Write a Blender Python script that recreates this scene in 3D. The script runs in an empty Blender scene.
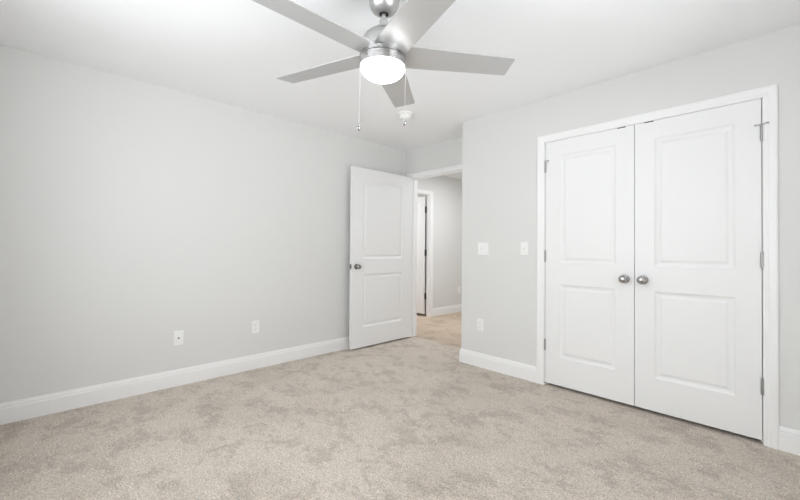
import bpy, bmesh, math
from mathutils import Vector, Matrix

# ------------------------------------------------------------------ camera, world, lights, exposure
scene = bpy.context.scene
COL = scene.collection
CAM_H, F_PX, YAW, PITCH, ROLL = 1.1421, 371.96, 0.8054, 0.0105, 0.0072


def make_camera():
    cam = bpy.data.cameras.new('camera')
    cam.sensor_fit = 'HORIZONTAL'
    cam.sensor_width = 36.0
    cam.lens = F_PX * 36.0 / 800.0
    cam.shift_y = -4.7 / 800.0
    cam.clip_start = 0.02
    ob = bpy.data.objects.new('camera', cam)
    COL.objects.link(ob)
    f = Vector((-math.sin(YAW) * math.cos(PITCH), math.cos(YAW) * math.cos(PITCH), math.sin(PITCH)))
    r = Vector((math.cos(YAW), math.sin(YAW), 0))
    u = r.cross(f)
    c, s = math.cos(ROLL), math.sin(ROLL)
    r2, u2 = c * r + s * u, -s * r + c * u
    m = Matrix((r2, u2, -f)).transposed().to_4x4()
    m.translation = Vector((0, 0, CAM_H))
    ob.matrix_world = m
    scene.camera = ob


make_camera()

world = bpy.data.worlds.new('overcast_sky')
scene.world = world
world.use_nodes = True
wb = world.node_tree.nodes['Background']
wb.inputs['Color'].default_value = (0.93, 0.97, 1.0, 1)
wb.inputs['Strength'].default_value = 3.3


def area_light(name, loc, rot, sx, sy, watts, color=(1, 1, 1)):
    li = bpy.data.lights.new(name, 'AREA')
    li.shape = 'RECTANGLE'
    li.size, li.size_y = sx, sy
    li.energy = watts
    li.color = color
    ob = bpy.data.objects.new(name, li)
    COL.objects.link(ob)
    ob.location = loc
    ob.rotation_euler = rot
    return ob


PI = math.pi
# daylight that enters by the window behind the photographer
DAY = (0.925, 0.968, 1.0)
area_light('daylight_back_window', (-1.40, -0.50, 1.43), (PI / 2, 0, 0), 1.85, 1.42, 28.5, DAY)
# added unseen lamp outside the side window, aimed up to brighten the ceiling
area_light('side_upward_fill', (2.30, 1.35, 0.35), (PI / 2 + 0.45, 0, PI / 2), 2.4, 1.2, 115, DAY)
# fill lamp added under the hall ceiling to light the hall, no fixture known
area_light('hall_fill', (-3.0, 4.7, 2.42), (0, 0, 0), 0.5, 0.5, 24, (0.93, 0.965, 1.0))
area_light('far_room_fill', (-5.2, 3.9, 2.2), (0, 0, 0), 0.4, 0.4, 14, (0.97, 0.98, 1.0))  # unseen lamp added to brighten the open hall door

scene.view_settings.view_transform = 'Standard'
scene.view_settings.look = 'None'
scene.view_settings.exposure = 0.0
scene.view_settings.gamma = 1.0
scene.view_settings.use_curve_mapping = False
scene.cycles.max_bounces = 12
scene.cycles.diffuse_bounces = 10
scene.cycles.glossy_bounces = 6
scene.cycles.transparent_max_bounces = 12
scene.cycles.caustics_reflective = False
scene.cycles.caustics_refractive = False

# ------------------------------------------------------------------ materials


def principled(name, color, rough=0.5, metal=0.0, spec=0.5):
    m = bpy.data.materials.new(name)
    m.use_nodes = True
    b = m.node_tree.nodes['Principled BSDF']
    b.inputs['Base Color'].default_value = (*color, 1)
    b.inputs['Roughness'].default_value = rough
    b.inputs['Metallic'].default_value = metal
    b.inputs['Specular IOR Level'].default_value = spec
    return m


def add_bump(m, scale, strength, dist=0.002, detail=4):
    nt = m.node_tree
    tc = nt.nodes.new('ShaderNodeTexCoord')
    n = nt.nodes.new('ShaderNodeTexNoise')
    n.inputs['Scale'].default_value = scale
    n.inputs['Detail'].default_value = detail
    b = nt.nodes.new('ShaderNodeBump')
    b.inputs['Strength'].default_value = strength
    b.inputs['Distance'].default_value = dist
    nt.links.new(tc.outputs['Object'], n.inputs['Vector'])
    nt.links.new(n.outputs['Fac'], b.inputs['Height'])
    nt.links.new(b.outputs['Normal'], nt.nodes['Principled BSDF'].inputs['Normal'])


M_WALL = principled('wall_paint', (0.735, 0.735, 0.725), 0.7, 0, 0.3)
add_bump(M_WALL, 220, 0.08)
M_CEIL = principled('ceiling_paint', (0.895, 0.902, 0.915), 0.85, 0, 0.2)
add_bump(M_CEIL, 160, 0.1)
M_TRIM = principled('trim_paint', (0.88, 0.88, 0.88), 0.38, 0, 0.45)
M_DOOR = principled('door_paint', (0.85, 0.85, 0.85), 0.42, 0, 0.45)
add_bump(M_DOOR, 130, 0.03)
M_PLATE = principled('wall_plate_plastic', (0.88, 0.88, 0.87), 0.3)
M_SLOT = principled('dark_slot', (0.03, 0.03, 0.03), 0.6)
M_NICKEL = principled('satin_nickel', (0.43, 0.42, 0.41), 0.17, 1.0)
M_HINGE = principled('hinge_nickel', (0.42, 0.42, 0.42), 0.38, 0.9)
M_DARKNICKEL = principled('dark_nickel', (0.30, 0.29, 0.28), 0.25, 1.0)
M_BLACK = principled('black_metal', (0.02, 0.02, 0.02), 0.5, 0.3)
M_BLADE = principled('blade_silver', (0.55, 0.55, 0.55), 0.38, 0.5)
M_STEEL = principled('brushed_nickel', (0.56, 0.555, 0.55), 0.28, 1.0)
M_CHAIN = principled('white_chain', (0.62, 0.62, 0.62), 0.35, 0.2)
M_CRYSTAL = principled('chain_fob', (0.30, 0.30, 0.30), 0.2, 0.7)
M_ABS = principled('detector_plastic', (0.85, 0.85, 0.84), 0.45)


def brushed(m, lo, hi):
    nt = m.node_tree
    tc = nt.nodes.new('ShaderNodeTexCoord')
    mp = nt.nodes.new('ShaderNodeMapping')
    mp.inputs['Scale'].default_value = (6, 6, 900)
    n = nt.nodes.new('ShaderNodeTexNoise')
    n.inputs['Scale'].default_value = 1.0
    n.inputs['Detail'].default_value = 3
    r = nt.nodes.new('ShaderNodeMapRange')
    r.inputs['To Min'].default_value = lo
    r.inputs['To Max'].default_value = hi
    nt.links.new(tc.outputs['Object'], mp.inputs['Vector'])
    nt.links.new(mp.outputs['Vector'], n.inputs['Vector'])
    nt.links.new(n.outputs['Fac'], r.inputs['Value'])
    nt.links.new(r.outputs['Result'], nt.nodes['Principled BSDF'].inputs['Roughness'])


brushed(M_STEEL, 0.20, 0.34)
M_CANOPY = principled('canopy_nickel', (0.56, 0.555, 0.55), 0.3, 1.0)
brushed(M_CANOPY, 0.36, 0.5)


def emissive(name, color, strength):
    m = principled(name, (0.9, 0.9, 0.9), 0.25)
    b = m.node_tree.nodes['Principled BSDF']
    b.inputs['Emission Color'].default_value = (*color, 1)
    b.inputs['Emission Strength'].default_value = strength
    return m


M_BOWL = emissive('lit_frosted_glass', (1.0, 0.985, 0.96), 5.5)


def pane_material():
    m = bpy.data.materials.new('window_glass')
    m.use_nodes = True
    nt = m.node_tree
    nt.nodes.remove(nt.nodes['Principled BSDF'])
    out = nt.nodes['Material Output']
    t = nt.nodes.new('ShaderNodeBsdfTransparent')
    g = nt.nodes.new('ShaderNodeBsdfGlossy')
    g.inputs['Roughness'].default_value = 0.02
    mix = nt.nodes.new('ShaderNodeMixShader')
    mix.inputs[0].default_value = 0.06
    nt.links.new(t.outputs[0], mix.inputs[1])
    nt.links.new(g.outputs[0], mix.inputs[2])
    nt.links.new(mix.outputs[0], out.inputs['Surface'])
    return m


M_PANE = pane_material()


def carpet_material(name='beige_carpet', tint=(1, 1, 1)):
    m = principled(name, (0.5, 0.44, 0.38), 0.95, 0, 0.1)
    nt = m.node_tree
    b = nt.nodes['Principled BSDF']
    b.inputs['Sheen Weight'].default_value = 0.15
    b.inputs['Sheen Roughness'].default_value = 0.6
    tc = nt.nodes.new('ShaderNodeTexCoord')

    def noise(scale, detail, rough=0.5, dist=0.0, stretch=None, rot=0):
        n = nt.nodes.new('ShaderNodeTexNoise')
        n.inputs['Scale'].default_value = scale
        n.inputs['Detail'].default_value = detail
        n.inputs['Roughness'].default_value = rough
        n.inputs['Distortion'].default_value = dist
        if stretch:
            mp = nt.nodes.new('ShaderNodeMapping')
            mp.inputs['Scale'].default_value = stretch
            mp.inputs['Rotation'].default_value = (0, 0, rot)
            nt.links.new(tc.outputs['Object'], mp.inputs['Vector'])
            nt.links.new(mp.outputs['Vector'], n.inputs['Vector'])
        else:
            nt.links.new(tc.outputs['Object'], n.inputs['Vector'])
        return n

    def ramp(src, p0, p1, c0, c1):
        r = nt.nodes.new('ShaderNodeValToRGB')
        r.color_ramp.elements[0].position = p0
        r.color_ramp.elements[1].position = p1
        r.color_ramp.elements[0].color = (*c0, 1)
        r.color_ramp.elements[1].color = (*c1, 1)
        nt.links.new(src.outputs['Fac'], r.inputs['Fac'])
        return r

    def mult(a, bb, fac=1.0):
        x = nt.nodes.new('ShaderNodeMix')
        x.data_type = 'RGBA'
        x.blend_type = 'MULTIPLY'
        x.inputs['Factor'].default_value = fac
        nt.links.new(a, x.inputs['A'])
        nt.links.new(bb, x.inputs['B'])
        return x.outputs['Result']

    # where feet have pressed the pile the other way
    patch = ramp(noise(4.0, 10, 0.80, 0.1, (1.0, 1.3, 1.0), 0.5), 0.43, 0.50, (0.79, 0.78, 0.77), (1, 1, 1))
    marks = ramp(noise(1.5, 6, 0.68, 0.2), 0.40, 0.53, (0.90, 0.893, 0.885), (1, 1, 1))
    clump = ramp(noise(34, 4, 0.7), 0.35, 0.65, (0.84, 0.837, 0.832), (1.0, 1.0, 1.0))
    tuft = ramp(noise(115, 5, 0.85), 0.37, 0.63, [a * b for a, b in zip((0.35, 0.302, 0.256), tint)],
                [a * b for a, b in zip((1.0, 0.895, 0.785), tint)])
    col = mult(mult(mult(tuft.outputs['Color'], patch.outputs['Color']), marks.outputs['Color']), clump.outputs['Color'])
    nt.links.new(col, b.inputs['Base Color'])
    fine = noise(260, 4, 0.7)
    bump = nt.nodes.new('ShaderNodeBump')
    bump.inputs['Strength'].default_value = 0.8
    bump.inputs['Distance'].default_value = 0.006
    nt.links.new(fine.outputs['Fac'], bump.inputs['Height'])
    nt.links.new(bump.outputs['Normal'], b.inputs['Normal'])
    return m


M_CARPET = carpet_material()
M_CARPET_HALL = carpet_material('carpet_warm_lit', (0.95, 0.855, 0.76))  # same carpet again, the warm hall light put into its tint

# ------------------------------------------------------------------ mesh helpers


def link_mesh(name, bm, mat, parent=None, smooth=False, loc=None):
    bmesh.ops.recalc_face_normals(bm, faces=bm.faces)
    me = bpy.data.meshes.new(name)
    bm.to_mesh(me)
    bm.free()
    me.materials.append(mat)
    if smooth:
        for p in me.polygons:
            p.use_smooth = True
        try:
            me.set_sharp_from_angle(angle=math.radians(38))
        except Exception:
            pass
    ob = bpy.data.objects.new(name, me)
    COL.objects.link(ob)
    if parent:
        ob.parent = parent
    if loc is not None:
        ob.location = loc
    return ob


def box(bm, lo, hi, bevel=0.0, segs=2):
    lo, hi = Vector(lo), Vector(hi)
    r = bmesh.ops.create_cube(bm, size=1.0)
    for v in r['verts']:
        v.co = Vector((lo[i] + (v.co[i] + 0.5) * (hi[i] - lo[i]) for i in range(3)))
    if bevel:
        es = list({e for v in r['verts'] for e in v.link_edges})
        bmesh.ops.bevel(bm, geom=es, offset=bevel, segments=segs, affect='EDGES', profile=0.5)


def loft(bm, sections, cap=True):
    """sections: list of equally long closed point loops"""
    rows = [[bm.verts.new(p) for p in s] for s in sections]
    n = len(rows[0])
    for a, b in zip(rows, rows[1:]):
        for i in range(n):
            j = (i + 1) % n
            bm.faces.new((a[i], a[j], b[j], b[i]))
    if cap:
        bm.faces.new(rows[0][::-1])
        bm.faces.new(rows[-1])


def lathe(bm, prof, seg=48, origin=(0, 0, 0), axis='Z'):
    """prof: (radius, height) pairs; zero radius closes the end"""
    o = Vector(origin)

    def pt(r, h, a):
        c, s = r * math.cos(a), r * math.sin(a)
        if axis == 'Z':
            return o + Vector((c, s, h))
        if axis == 'Y':
            return o + Vector((c, h, s))
        return o + Vector((h, c, s))
    rings = []
    for r, h in prof:
        if r < 1e-6:
            rings.append([bm.verts.new(pt(0, h, 0))])
        else:
            rings.append([bm.verts.new(pt(r, h, 2 * PI * i / seg)) for i in range(seg)])
    for a, b in zip(rings, rings[1:]):
        if len(a) == 1 and len(b) == 1:
            continue
        for i in range(seg):
            j = (i + 1) % seg
            if len(a) == 1:
                bm.faces.new((a[0], b[i], b[j]))
            elif len(b) == 1:
                bm.faces.new((a[i], b[0], a[j]))
            else:
                bm.faces.new((a[i], b[i], b[j], a[j]))
    for ring, rev in ((rings[0], True), (rings[-1], False)):
        if len(ring) > 1:
            bm.faces.new(ring[::-1] if rev else ring)


def tag(ob, label=None, cat=None, group=None, kind=None):
    if label:
        ob['label'] = label
    if cat:
        ob['category'] = cat
    if group:
        ob['group'] = group
    if kind:
        ob['kind'] = kind
    return ob


def structure(name, bm, mat, label, cat, smooth=False):
    return tag(link_mesh(name, bm, mat, None, smooth), label, cat, None, 'structure')


def empty(name, loc, rz=0.0):
    ob = bpy.data.objects.new(name, None)
    ob.empty_display_size = 0.1
    COL.objects.link(ob)
    ob.location = loc
    ob.rotation_euler = (0, 0, rz)
    return ob


# ------------------------------------------------------------------ room shell
H = 2.44
XL, XR = -3.50, 0.62            # left and right wall faces
YB, YC, YE = -0.36, 3.0914, 3.46  # back wall, closet front wall, entry wall faces
XE = -2.304                     # outside corner where the closet wall ends
T = 0.115                       # wall thickness
XH = -4.19                      # hall wall face
YH1 = 7.0
# door openings (clear width between jambs)
C0, C1, DH = -1.4315, -0.1010, 2.063   # closet
E0, E1 = -3.398, -2.44                 # bedroom entry
H0, H1 = 3.90, 4.728                   # hall door (along y)
J = 0.019

bm = bmesh.new()
box(bm, (-3.7, -0.6, -0.12), (1.2, 3.52, 0.0))
box(bm, (XE, 3.52, -0.12), (1.2, 4.1, 0.0))
structure('floor', bm, M_CARPET, 'beige cut pile carpet with footprints covering the whole floor', 'floor')
bm = bmesh.new()
box(bm, (-6.0, 3.52, -0.12), (XE, 7.4, 0.0))
structure('floor_hall', bm, M_CARPET_HALL, 'carpet of the hall beyond the doorway, warm light put into its colour', 'floor')

bm = bmesh.new()
box(bm, (-6.0, -0.60, H), (1.2, 7.4, H + 0.12))
structure('ceiling', bm, M_CEIL, 'flat white painted ceiling above the fan', 'ceiling')

# left wall
bm = bmesh.new()
box(bm, (XL - T, YB - T, 0), (XL, YE + T, H))
structure('wall_left', bm, M_WALL, 'long plain light grey wall on the left with two white wall plates', 'wall')


def wall_with_openings(name, axis, lo, hi, n0, n1, holes, label):
    """wall running along axis ('x' or 'y') from lo to hi, occupying n0..n1 across; holes (a, b, z0, z1)"""
    bm = bmesh.new()

    def add(a, b, z0, z1):
        if b - a < 1e-5 or z1 - z0 < 1e-5:
            return
        if axis == 'x':
            box(bm, (a, n0, z0), (b, n1, z1))
        else:
            box(bm, (n0, a, z0), (n1, b, z1))
    cur = lo
    for a, b, z0, z1 in sorted(holes):
        add(cur, a, 0, H)
        add(a, b, 0, z0)
        add(a, b, z1, H)
        cur = b
    add(cur, hi, 0, H)
    return structure(name, bm, M_WALL, label, 'wall')


W1 = (-2.35, -0.45, 0.70, 2.15)
W2 = (0.75, 1.95, 0.70, 2.15)
wall_with_openings('wall_back', 'x', XL, XR + T, YB - T, YB, [W1], 'light grey window wall behind the viewer')
wall_with_openings('wall_right', 'y', YB, YC, XR, XR + T, [W2], 'light grey side wall to the right, outside the view')
wall_with_openings('wall_closet', 'x', XE, XR + T, YC, YC + T, [(C0 - J, C1 + J, 0, DH + J)],
                   'light grey wall around the white double closet doors')
bm = bmesh.new()
box(bm, (XE, YC + T, 0), (XE + T, YC + 0.75, H))
structure('wall_return', bm, M_WALL, 'short light grey side of the closet beside the entry doorway', 'wall')
wall_with_openings('wall_entry', 'x', XL, XE, YE, YE + T, [(E0 - J, E1 + J, 0, DH + J)],
                   'light grey wall over the open bedroom doorway')
# closet interior
bm = bmesh.new()
box(bm, (XE + T, YC + 0.75, 0), (XR + T, YC + 0.75 + T, H))
box(bm, (XR, YC + T, 0), (XR + T, YC + 0.75, H))
structure('wall_closet_back', bm, M_WALL, 'grey wall inside the closet behind the closed doors', 'wall')
# hall and the room beyond it
wall_with_openings('wall_hall', 'y', YE + T, YH1, XH - 0.078, XH, [(H0 - J, H1 + J, 0, DH + J)],
                   'light grey hall wall seen through the open bedroom doorway')
bm = bmesh.new()
box(bm, (XH - 0.078, YE, 0), (XL - T, YE + T, H))
box(bm, (XE - 0.0, YC + 0.75, 0), (XE + T, YH1, H))
box(bm, (XH - 0.078, YH1, 0), (XE + T, YH1 + T, H))
structure('wall_hall_far', bm, M_WALL, 'grey walls closing the hall beyond the doorway', 'wall')
bm = bmesh.new()
box(bm, (-5.75, 3.3, 0), (-5.65, 5.9, H))
box(bm, (-5.65, 3.3, 0), (XH - 0.078, 3.4, H))
box(bm, (-5.65, 4.850, 0), (XH - 0.078, 5.9, H))  # wall brought close behind the open door to keep the hinge gap dark
structure('wall_far_room', bm, M_WALL, 'grey walls of the room behind the hall door', 'wall')

# ------------------------------------------------------------------ trim: casings, jambs, baseboards
CW = 0.062                     # casing width
CAS = [(0.0, 0.0), (0.0, 0.009), (0.006, 0.012), (0.018, 0.0125), (0.024, 0.0155), (0.050, 0.0175),
       (0.058, 0.0165), (CW, 0.013), (CW, 0.0)]


def casing(bm, axis, a, b, z, plane, out):
    """three sided casing round an opening a..b, head z, on the wall face `plane`; out = +-1 room side"""
    secs = []
    for k in range(4):
        s = []
        for u, n in CAS:
            p = a - u if k < 2 else b + u
            h = 0.0 if k in (0, 3) else z + u
            q = plane + out * n
            s.append((p, q, h) if axis == 'x' else (q, p, h))
        secs.append(s)
    loft(bm, secs)


def jamb(bm, axis, a, b, z, n0, n1, stop0, stop1):
    """lining of an opening with a door stop strip between stop0 and stop1 across the wall"""
    def bx(p0, p1, q0, q1, z0, z1):
        if axis == 'x':
            box(bm, (p0, q0, z0), (p1, q1, z1))
        else:
            box(bm, (q0, p0, z0), (q1, p1, z1))
    bx(a - J, a, n0, n1, 0, z + J)
    bx(b, b + J, n0, n1, 0, z + J)
    bx(a, b, n0, n1, z, z + J)
    if stop1 > stop0:
        d = 0.011
        bx(a, a + d, stop0, stop1, 0, z)
        bx(b - d, b, stop0, stop1, 0, z)
        bx(a + d, b - d, stop0, stop1, z - d, z)


R = 0.004
bm = bmesh.new()
casing(bm, 'x', C0 - R, C1 + R, DH + R - 0.006, YC, -1)
structure('trim_1', bm, M_TRIM, 'white casing framing the double closet doors', 'door casing')
bm = bmesh.new()
jamb(bm, 'x', C0, C1, DH, YC, YC + T, YC + 0.041, YC + 0.075)
structure('trim_2', bm, M_TRIM, 'white jamb lining the closet door opening', 'door jamb')
bm = bmesh.new()
casing(bm, 'x', E0 - R - 0.002, E1 + R, DH + R - 0.006, YE, -1)
structure('trim_3', bm, M_TRIM, 'white casing framing the open bedroom doorway', 'door casing')
bm = bmesh.new()
jamb(bm, 'x', E0, E1, DH, YE, YE + T, YE + 0.041, YE + 0.075)
casing(bm, 'x', E0 - R, E1 + R, DH + R, YE + T, 1)
structure('trim_4', bm, M_TRIM, 'white jamb lining the bedroom doorway beside the open door', 'door jamb')
bm = bmesh.new()
casing(bm, 'y', H0 - R, H1 + R, DH + R, XH, 1)
structure('trim_5', bm, M_TRIM, 'white casing framing the hall door opening', 'door casing')
bm = bmesh.new()
jamb(bm, 'y', H0, H1, DH, XH - 0.078, XH, 0, 0)
structure('trim_6', bm, M_TRIM, 'white jamb of the hall door with black hinges', 'door jamb')

BASE = [(0.0, 0.0), (0.0145, 0.0), (0.0145, 0.100), (0.0105, 0.105), (0.0105, 0.109), (0.0125, 0.113),
        (0.0085, 0.124), (0.0075, 0.131), (0.005, 0.135), (0.0, 0.135)]


def baseboard(name, path, label):
    """path: list of (x, y, ox, oy): wall line corner and the direction the profile's depth goes there"""
    bm = bmesh.new()
    loft(bm, [[(x + ox * n, y + oy * n, z) for n, z in BASE] for x, y, ox, oy in path])
    return structure(name, bm, M_TRIM, label, 'baseboard')


CB = CW + R
baseboard('baseboard_left', [(XL, YB, 1, 1), (XL, YE, 1, -1), (E0 - CB - 0.002, YE, 0, -1)],
          'white baseboard along the foot of the left wall')
baseboard('baseboard_closet', [(C0 - CB, YC, 0, -1), (XE, YC, -1, -1), (XE, YE, -1, -1), (E1 + CB, YE, 0, -1)],
          'white baseboard between closet casing and the corner by the doorway')
baseboard('baseboard_right', [(C1 + CB, YC, 0, -1), (XR, YC, -1, -1), (XR, YB, -1, 1), (XL, YB, 1, 1)],
          'white baseboard at the right edge beyond the closet casing')
baseboard('baseboard_hall', [(XH, H1 + CB, 1, 0), (XH, YH1, 1, -1), (XE, YH1, -1, -1), (XE, YC + 0.76, -1, 0)],
          'white baseboard along the hall wall through the doorway')

# ------------------------------------------------------------------ windows out of view


def window(name, axis, a, b, z0, z1, n_in, sgn, label):
    """double-hung pair in a wall hole; n_in wall face in the room, sgn direction to outside"""
    root = empty(name, ((a + b) / 2, n_in, z0) if axis == 'x' else (n_in, (a + b) / 2, z0))
    tag(root, label, 'window', None, 'structure')
    w = b - a
    h = z1 - z0

    def B(bm, u0, u1, d0, d1, h0, h1):
        d0, d1 = sorted((sgn * d0, sgn * d1))
        if axis == 'x':
            box(bm, (u0, d0, h0), (u1, d1, h1))
        else:
            box(bm, (d0, u0, h0), (d1, u1, h1))
    bm = bmesh.new()
    for u0, u1, h0, h1 in ((-w / 2, -w / 2 + .04, 0, h), (w / 2 - .04, w / 2, 0, h), (-w / 2 + .04, w / 2 - .04, h - .04, h),
                           (-w / 2 + .04, w / 2 - .04, 0, .04), (-.03, .03, .04, h - .04)):
        B(bm, u0, u1, 0.02, 0.1, h0, h1)
    link_mesh('window_frame', bm, M_TRIM, root)
    bm = bmesh.new()
    for s in (-1, 1):
        u0, u1 = (.03, w / 2 - .04) if s > 0 else (-w / 2 + .04, -.03)
        B(bm, u0, u1, .05, .08, h / 2 - .02, h / 2 + .02)
    link_mesh('meeting_rail', bm, M_TRIM, root)
    for s in (-1, 1):
        u0, u1 = (.03, w / 2 - .04) if s > 0 else (-w / 2 + .04, -.03)
        for h0, h1 in ((.04, h / 2 - .02), (h / 2 + .02, h - .04)):
            bm = bmesh.new()
            B(bm, u0, u1, .062, .066, h0, h1)
            link_mesh('pane', bm, M_PANE, root)
    bm = bmesh.new()
    for u0, u1, h0, h1 in ((-w / 2 - .065, -w / 2, -.065, h + .065), (w / 2, w / 2 + .065, -.065, h + .065),
                           (-w / 2, w / 2, h, h + .065), (-w / 2, w / 2, -.065, 0)):
        B(bm, u0, u1, -.016, 0, h0, h1)
    link_mesh('window_casing', bm, M_TRIM, root)


window('window_1', 'x', W1[0], W1[1], W1[2], W1[3], YB, -1, 'wide white window behind the viewer, outside the photo')
window('window_2', 'y', W2[0], W2[1], W2[2], W2[3], XR, 1, 'white side window on the right, outside the photo')

# ------------------------------------------------------------------ doors
# ring profile of a moulded panel: inset from the panel edge, depth below the door face
RINGS = [(0.0, 0.0), (0.003, 0.0030), (0.010, 0.0075), (0.018, 0.0105), (0.026, 0.0112), (0.034, 0.0090),
         (0.043, 0.0045), (0.048, 0.0038)]


def door_slab(w, h, t, stile, zs):
    """x 0..w, y 0..t, z 0..h, moulded panels on both faces. zs = (low0, low1, up0, up1)"""
    bm = bmesh.new()
    xs = [0, stile, w - stile, w]
    zz = [0, zs[0], zs[1], zs[2], zs[3], h]

    def quad(pts):
        bm.faces.new([bm.verts.new(p) for p in pts])
    for y, d in ((0, 1), (t, -1)):
        for i in range(3):
            for k in range(5):
                x0, x1, z0, z1 = xs[i], xs[i + 1], zz[k], zz[k + 1]
                if i == 1 and k in (1, 3):
                    loops = []
                    for ins, dep in RINGS:
                        yy = y + d * dep
                        loops.append([(x0 + ins, yy, z0 + ins), (x1 - ins, yy, z0 + ins),
                                      (x1 - ins, yy, z1 - ins), (x0 + ins, yy, z1 - ins)])
                    for a, b in zip(loops, loops[1:]):
                        for q in range(4):
                            r = (q + 1) % 4
                            quad((a[q], a[r], b[r], b[q]))
                    quad(loops[-1])
                else:
                    quad(((x0, y, z0), (x1, y, z0), (x1, y, z1), (x0, y, z1)))
    for i in range(3):
        for z in (0, h):
            quad(((xs[i], 0, z), (xs[i + 1], 0, z), (xs[i + 1], t, z), (xs[i], t, z)))
    for k in range(5):
        for x in (0, w):
            quad(((x, 0, zz[k]), (x, 0, zz[k + 1]), (x, t, zz[k + 1]), (x, t, zz[k])))
    bmesh.ops.remove_doubles(bm, verts=bm.verts, dist=1e-5)
    return bm


def knob_bm(x, y, z, sgn):
    """round knob on a rose, axis along y towards sgn"""
    bm = bmesh.new()
    prof = [(0.0, 0.0), (0.032, 0.0), (0.0325, 0.003), (0.030, 0.007), (0.016, 0.010), (0.0125, 0.014), (0.0125, 0.024),
            (0.017, 0.030), (0.0245, 0.036), (0.0285, 0.044), (0.0290, 0.051), (0.0265, 0.058), (0.020, 0.0635),
            (0.010, 0.0665), (0.0, 0.067)]
    lathe(bm, [(r, sgn * q) for r, q in prof], 40, (x, y, z), 'Y')
    return bm


def hinge_bm(x, y, z, leaf_dir, hgt=0.088, r=0.0078):
    """five-knuckle barrel with finials and the leaf edges showing either side"""
    bm = bmesh.new()
    n = 5
    seg = hgt / n
    prof = [(0.0, -hgt / 2 - 0.006), (r * 0.7, -hgt / 2 - 0.005), (r * 0.85, -hgt / 2)]
    for k in range(n):
        a = -hgt / 2 + k * seg
        prof += [(r * 0.85, a + 0.0002), (r, a + 0.001), (r, a + seg - 0.001), (r * 0.85, a + seg - 0.0002)]
    prof += [(r * 0.85, hgt / 2), (r * 0.7, hgt / 2 + 0.005), (0.0, hgt / 2 + 0.006)]
    lathe(bm, prof, 16, (x, y, z))
    box(bm, (x - 0.0016, y, z - hgt / 2), (x + 0.0016, y + 0.02, z + hgt / 2))
    return bm


DW = 0.659
GAP = 0.0042
DT = 0.035
DZ0 = 0.024
DTOP = DH - 0.0028
PANEL = (0.228, 0.836, 1.010, 1.912)


def rod(bm, p0, p1, r, seg=10):
    p0, p1 = Vector(p0), Vector(p1)
    d = (p1 - p0).normalized()
    a = d.orthogonal().normalized()
    b = d.cross(a)
    loft(bm, [[p + r * (math.cos(2 * PI * i / seg) * a + math.sin(2 * PI * i / seg) * b) for i in range(seg)]
              for p in (p0, p1)])


def closet_door(name, x0, hinge_left, label):
    w = DW
    root = empty(name, (x0, YC + 0.001, DZ0))
    tag(root, label, 'closet door', 'pair of closet doors', 'structure')
    link_mesh('door_panel', door_slab(w, DTOP - DZ0, DT, 0.119, PANEL), M_DOOR, root)
    kx = w - 0.060 if hinge_left else 0.052
    k = link_mesh('knob', knob_bm(kx, 0.0, 0.936 - DZ0, -1), M_NICKEL, root, True)
    k['label'] = 'round satin nickel knob'
    hx = -GAP / 2 if hinge_left else w + GAP / 2
    for i, z in enumerate((0.343, 1.092, 1.853)):
        h = link_mesh('hinge', hinge_bm(hx, -0.0055, z - DZ0, 1), M_HINGE, root, True)
        h['label'] = 'grey metal hinge barrel'
        if i == 2:
            bm = bmesh.new()
            zt = z - DZ0 + 0.049
            rod(bm, (hx, -0.0055, zt - 0.003), (hx, -0.0055, zt + 0.004), 0.0075, 14)
            s = 1 if hinge_left else -1
            rod(bm, (hx, -0.0065, zt), (hx + s * 0.027, -0.018, zt), 0.0028)
            rod(bm, (hx + s * 0.027, -0.018, zt), (hx + s * 0.029, 0.0, zt), 0.0042)
            if not hinge_left:
                rod(bm, (hx, -0.0065, zt), (hx + 0.024, -0.024, zt + 0.002), 0.0026)
                rod(bm, (hx + 0.024, -0.024, zt + 0.002), (hx + 0.030, -0.020, zt + 0.002), 0.0042)
            st = link_mesh('door_stop', bm, M_HINGE, h, True)
            st['label'] = 'hinge pin door stop arm'
    bm = bmesh.new()
    cx = w - 0.083 if hinge_left else 0.086
    zt = DTOP - DZ0
    box(bm, (cx - 0.028, -0.0012, zt - 0.0055), (cx + 0.028, 0.030, zt + 0.0022), 0.0008)
    lathe(bm, [(0.0, 0.0027), (0.004, 0.0026), (0.007, 0.0023), (0.007, 0.0)], 16, (cx, 0.016, zt))
    c = link_mesh('ball_catch', bm, M_BLACK, root)
    c['label'] = 'dark ball catch plate on the top edge'
    return root


closet_door('door_2', C0 + GAP, True, 'left white closet door with knob near its right edge')
closet_door('door_3', C1 - GAP - DW, False, 'right white closet door nearest the camera, knob near its left edge')

# bedroom door, swung into the room parallel to the left wall
EW = 0.948
root = empty('door_1', (-3.368, 3.4385, 0.020), 0)
root.rotation_euler = (0, 0, -PI / 2)     # local x runs towards the viewer, local y towards the left wall
tag(root, 'white two panel bedroom door standing open in front of the left wall', 'door', None, 'structure')
# local frame: x -> -Y world, y -> +X world; the slab lies on the -X side
bm = door_slab(EW, 2.052, DT, 0.160, PANEL)
for v in bm.verts:
    v.co.y -= DT
link_mesh('door_panel', bm, M_DOOR, root)
k = link_mesh('knob', knob_bm(EW - 0.066, 0.0, 0.922, 1), M_DARKNICKEL, root, True)
k['label'] = 'round dark nickel knob'
k = link_mesh('knob', knob_bm(EW - 0.066, -DT, 0.922, -1), M_DARKNICKEL, root, True)
k['label'] = 'knob on the wall side'
bm = bmesh.new()
box(bm, (EW - 0.0004, -DT / 2 - 0.0125, 0.922 - 0.028), (EW + 0.0015, -DT / 2 + 0.0125, 0.922 + 0.028))
box(bm, (EW, -DT / 2 - 0.006, 0.922 - 0.008), (EW + 0.010, -DT / 2 + 0.006, 0.922 + 0.008), 0.002)
lp = link_mesh('latch_plate', bm, M_DARKNICKEL, root)
lp['label'] = 'dark latch plate on the door edge'
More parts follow.
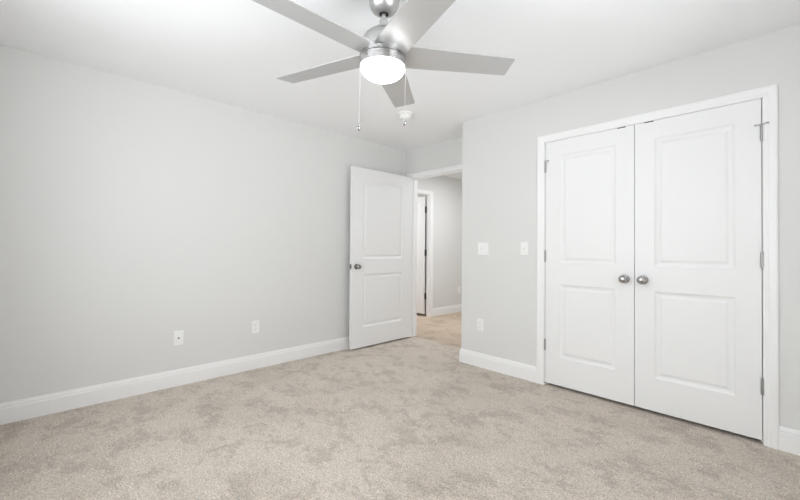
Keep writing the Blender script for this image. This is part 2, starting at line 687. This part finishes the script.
for z in (0.24, 1.03, 1.81):
    bm = bmesh.new()
    lathe(bm, [(0, -0.05), (0.005, -0.049), (0.006, -0.045), (0.006, 0.045), (0.005, 0.049), (0, 0.05)], 14,
          (-0.004, -DT - 0.004, z))
    link_mesh('hinge', bm, M_HINGE, root, True)

# hall door, swung away into the room off the hall
HX = XH - 0.078 - 0.026
root = empty('door_4', (HX, 4.720, 0.045))
root.rotation_euler = (0, 0, PI)          # local x runs away from the hall
tag(root, 'narrow sliver of a white door with black hinges, open off the hall', 'door', None, 'structure')
link_mesh('door_panel', door_slab(0.80, 2.000, DT, 0.125, PANEL), M_DOOR, root)
for z in (0.30, 1.04, 1.775):
    bm = bmesh.new()
    lathe(bm, [(0, -0.058), (0.006, -0.056), (0.009, -0.05), (0.009, 0.05), (0.006, 0.056), (0, 0.058)], 14,
          (-0.013, 0.004, z))
    box(bm, (-0.0255, -0.006, z - 0.05), (-0.0002, -0.002, z + 0.05))
    h = link_mesh('hinge', bm, M_BLACK, root, True)
    h['label'] = 'black hinge'

# ------------------------------------------------------------------ wall plates


def plate_root(name, pos, rz, label, cat, group=None):
    r = empty(name, pos, rz)
    return tag(r, label, cat, group)


def plate_bm(w, h, t=0.006):
    bm = bmesh.new()
    secs = []
    for y, ins in ((0.0, 0.0), (-0.003, 0.0), (-0.0052, 0.0018), (-t, 0.005)):
        secs.append([(-w / 2 + ins, y, -h / 2 + ins), (w / 2 - ins, y, -h / 2 + ins),
                     (w / 2 - ins, y, h / 2 - ins), (-w / 2 + ins, y, h / 2 - ins)])
    loft(bm, secs)
    return bm


def screw(parent, x, z):
    bm = bmesh.new()
    lathe(bm, [(0, 0.0), (0.0036, 0.0), (0.0036, -0.0008), (0.0025, -0.0014), (0, -0.0015)], 14, (x, -0.006, z), 'Y')
    return link_mesh('screw', bm, M_PLATE, parent, True)


def switch(pos, gangs, label):
    r = plate_root('light_switch', pos, 0, label, 'light switch')
    link_mesh('plate', plate_bm(0.072 + 0.046 * (gangs - 1), 0.117), M_PLATE, r)
    for g in range(gangs):
        x = (g - (gangs - 1) / 2) * 0.046
        bm = bmesh.new()
        box(bm, (x - 0.0055, -0.0068, -0.0125), (x + 0.0055, -0.004, 0.0125), 0.0006, 1)
        fr = link_mesh('toggle_bezel', bm, M_PLATE, r)
        bm = bmesh.new()
        up = 1 if g == 0 else -1
        s = []
        for y, zc, hh, ww in ((-0.0066, 0, 0.0085, 0.0042), (-0.011, up * 0.003, 0.006, 0.0040),
                              (-0.017, up * 0.0065, 0.0038, 0.0034)):
            s.append([(x - ww, y, zc - hh), (x + ww, y, zc - hh), (x + ww, y, zc + hh), (x - ww, y, zc + hh)])
        loft(bm, s)
        link_mesh('toggle', bm, M_PLATE, fr)
        screw(r, x, 0.030)
        screw(r, x, -0.030)
    return r


def outlet(pos, rz, label):
    r = plate_root('wall_outlet', pos, rz, label, 'wall outlet')
    link_mesh('plate', plate_bm(0.073, 0.118), M_PLATE, r)
    for zc in (0.0195, -0.0195):
        bm = bmesh.new()
        n = 28
        secs = []
        for y, k in ((-0.005, 1.0), (-0.0074, 1.0), (-0.0080, 0.96)):
            s = []
            for i in range(n):
                a = 2 * PI * i / n
                s.append((0.0172 * k * math.cos(a), y, zc + max(-0.0142, min(0.0142, 0.0172 * math.sin(a))) * k))
            secs.append(s)
        loft(bm, secs)
        rc = link_mesh('receptacle', bm, M_PLATE, r)
        bm = bmesh.new()
        box(bm, (-0.0075, -0.0083, zc - 0.001), (-0.0055, -0.0070, zc + 0.008))
        box(bm, (0.0055, -0.0083, zc + 0.0005), (0.0075, -0.0070, zc + 0.0075))
        lathe(bm, [(0, -0.0070), (0.0022, -0.0070), (0.0022, -0.0083), (0, -0.0083)], 12, (0, 0, zc - 0.0075), 'Y')
        link_mesh('slots', bm, M_SLOT, rc)
    screw(r, 0, 0)
    return r


switch((-2.048, YC, 1.153), 2, 'white double light switch on the wall nearest the doorway corner')
switch((-1.620, YC, 1.158), 1, 'white single light switch beside the closet door casing')
outlet((-2.078, YC, 0.408), 0, 'white outlet low on the closet wall under the double switch')
outlet((XL, 1.465, 0.394), PI / 2, 'white outlet low on the left wall nearer the open door')
outlet((XH, 5.545, 0.400), PI / 2, 'tiny white outlet low on the hall wall through the doorway')
r = plate_root('cable_jack', (XL, 0.822, 0.393), PI / 2, 'white cable jack plate with a dark centre, left wall', 'cable jack')
link_mesh('plate', plate_bm(0.073, 0.118), M_PLATE, r)
bm = bmesh.new()
lathe(bm, [(0, -0.005), (0.0065, -0.005), (0.0065, -0.009), (0.0048, -0.0095), (0.0048, -0.016), (0.0, -0.016)], 18, (0, 0, 0), 'Y')
c = link_mesh('coax_connector', bm, M_SLOT, r, True)
c['label'] = 'small dark coax connector'
screw(r, 0, 0.041)
screw(r, 0, -0.041)

# ------------------------------------------------------------------ ceiling fan
BOWL = 0.064
FX, FY = -1.3755, 1.2025
fan = tag(empty('ceiling_fan', (FX, FY, H)),
          'five blade silver ceiling fan with a lit white glass bowl', 'ceiling fan')


# it hangs a little out of plumb
fan.matrix_world = (Matrix.Translation((FX, FY, H)) @ Matrix.Rotation(0.0126, 4, (math.cos(YAW), math.sin(YAW), 0))
                    @ Matrix.Rotation(0.0155, 4, (-math.sin(YAW), math.cos(YAW), 0)))


def fz(z):
    return z - H


def turned(name, prof, mat, parent, seg=64, label=None):
    bm = bmesh.new()
    lathe(bm, [(r, fz(z)) for r, z in prof], seg)
    ob = link_mesh(name, bm, mat, parent, True)
    if label:
        ob['label'] = label
    return ob


cp = turned('canopy', ((0.0, H), (0.068, H), (0.073, H - 0.006), (0.0755, 2.395), (0.0765, 2.372), (0.0745, 2.352),
                       (0.068, 2.332), (0.057, 2.317), (0.043, 2.307), (0.030, 2.303), (0.0, 2.303)), M_CANOPY, fan)
turned('hanger_recess_shade', ((0.0, 2.3035), (0.0235, 2.3035), (0.0235, 2.3015), (0.0, 2.3015)), M_BLACK, cp, 32,  # flat black disc stands for the shade inside the canopy recess
       'black disc for the shaded opening under the canopy')
turned('downrod', ((0.0, 2.310), (0.0115, 2.310), (0.0115, 2.225), (0.0, 2.225)), M_STEEL, fan, 24)
turned('yoke_cover', ((0.0, 2.272), (0.017, 2.272), (0.021, 2.268), (0.0215, 2.252), (0.019, 2.246), (0.019, 2.234), (0.0, 2.234)),
       M_STEEL, fan, 32)
mh = turned('motor_housing', ((0.0, 2.236), (0.034, 2.236), (0.040, 2.233), (0.042, 2.222), (0.060, 2.2145), (0.078, 2.204),
                              (0.094, 2.189), (0.106, 2.168), (0.1125, 2.146), (0.1135, 2.106), (0.0, 2.106)), M_STEEL, fan, 72)
turned('seam', ((0.0, 2.1065), (0.1105, 2.1065), (0.1105, 2.1020), (0.0, 2.1020)), M_SLOT, mh, 72, 'dark seam line')
turned('blade_hub', ((0.0, 2.1025), (0.1120, 2.1025), (0.1130, 2.1015), (0.1130, 2.0825), (0.0, 2.0825)), M_STEEL, fan, 72)
lk = turned('light_ring', ((0.0, 2.0800), (0.1125, 2.0800), (0.1135, 2.0790), (0.1135, 2.0430), (0.1115, 2.0410), (0.0, 2.0410)),
            M_STEEL, fan, 72)
turned('seam', ((0.0, 2.0828), (0.1108, 2.0828), (0.1108, 2.0797), (0.0, 2.0797)), M_SLOT, lk, 72, 'dark seam line')
prof = [(0.0, 2.0420), (0.1090, 2.0420)]
for i in range(1, 15):
    a = PI / 2 * i / 14
    prof.append((0.1100 * math.cos(a) if i < 14 else 0.0, 2.038 - BOWL * math.sin(a)))
turned('glass_bowl', prof, M_BOWL, fan, 72, 'glowing white frosted glass bowl')

TH0, PHI, RT = 0.9424, -0.1720, 0.66
WT, WR = 0.0679, 0.0835
for k in range(5):
    th = TH0 + k * 2 * PI / 5
    u = Vector((math.cos(th), math.sin(th), 0))
    v = Vector((-math.sin(th) * math.cos(PHI), math.cos(th) * math.cos(PHI), math.sin(PHI)))
    n = u.cross(v)
    bm = bmesh.new()
    c0 = Vector((0, 0, fz(2.0979) + 0.002))
    stations = [(0.085, -0.004), (0.15, 0), (0.30, 0), (0.45, 0), (RT - 0.004, 0), (RT, -0.003)]
    secs = []
    for rr, dw in stations:
        hw = WR + (WT - WR) * rr / RT + dw
        s = []
        for a, b in ((-hw, -0.002), (-hw + 0.002, -0.003), (hw - 0.002, -0.003), (hw, -0.002),
                     (hw, 0.002), (hw - 0.002, 0.003), (-hw + 0.002, 0.003), (-hw, 0.002)):
            s.append(c0 + u * rr + v * a + n * b)
        secs.append(s)
    loft(bm, secs)
    link_mesh('blade', bm, M_BLADE, fan)

# the two pull chains hang either side of the light ring as seen from the camera
side = Vector((-FY, FX, 0)).normalized()      # to the right of the view line is -side
for sg, zb, lab in ((1, 1.757, 'longer pull chain on the left'), (-1, 1.790, 'shorter pull chain on the right')):
    d = side * sg
    if d.dot(Vector((math.cos(YAW), math.sin(YAW), 0))) > 0:
        d = d
    p = d * (0.1105 if sg > 0 else 0.1140)
    bm = bmesh.new()
    rod(bm, (d.x * 0.106, d.y * 0.106, fz(2.070)), (p.x * 1.005, p.y * 1.005, fz(2.068)), 0.003)
    rod(bm, (p.x, p.y, fz(2.069)), (p.x, p.y, fz(zb)), 0.0008, 6)
    nb = 60
    for i in range(nb):
        z = fz(2.066 + (zb - 2.066) * i / nb)
        lathe(bm, [(0, 0.0016), (0.0016, 0), (0, -0.0016)], 6, (p.x, p.y, z))
    ch = link_mesh('pull_chain', bm, M_CHAIN, fan)
    ch['label'] = lab
    bm = bmesh.new()
    lathe(bm, [(0.0, 0.004), (0.004, 0.002), (0.003, -0.004), (0.009, -0.013), (0.0105, -0.019), (0.008, -0.026), (0.004, -0.030), (0.0045, -0.034), (0.0, -0.037)],
          12, (p.x, p.y, fz(zb)))
    f = link_mesh('fob', bm, M_CRYSTAL, ch)
    f['label'] = 'small grey drop shaped fob'

# ------------------------------------------------------------------ smoke detector
sd = tag(empty('smoke_detector', (-2.525, 2.488, H)), 'round white smoke detector on the ceiling beyond the fan', 'smoke detector')
bm = bmesh.new()
lathe(bm, [(0.0, 0.0), (0.070, 0.0), (0.070, -0.012), (0.066, -0.015), (0.0, -0.015)], 48)
link_mesh('mounting_base', bm, M_ABS, sd, True)
bm = bmesh.new()
lathe(bm, [(0.0, -0.015), (0.060, -0.015), (0.060, -0.020), (0.056, -0.034), (0.048, -0.046), (0.034, -0.053), (0.0, -0.055)], 48)
link_mesh('detector_body', bm, M_ABS, sd, True)
bm = bmesh.new()
lathe(bm, [(0.0, -0.052), (0.012, -0.052), (0.012, -0.058), (0.010, -0.0595), (0.0, -0.0595)], 24)
t = link_mesh('test_button', bm, M_ABS, sd, True)
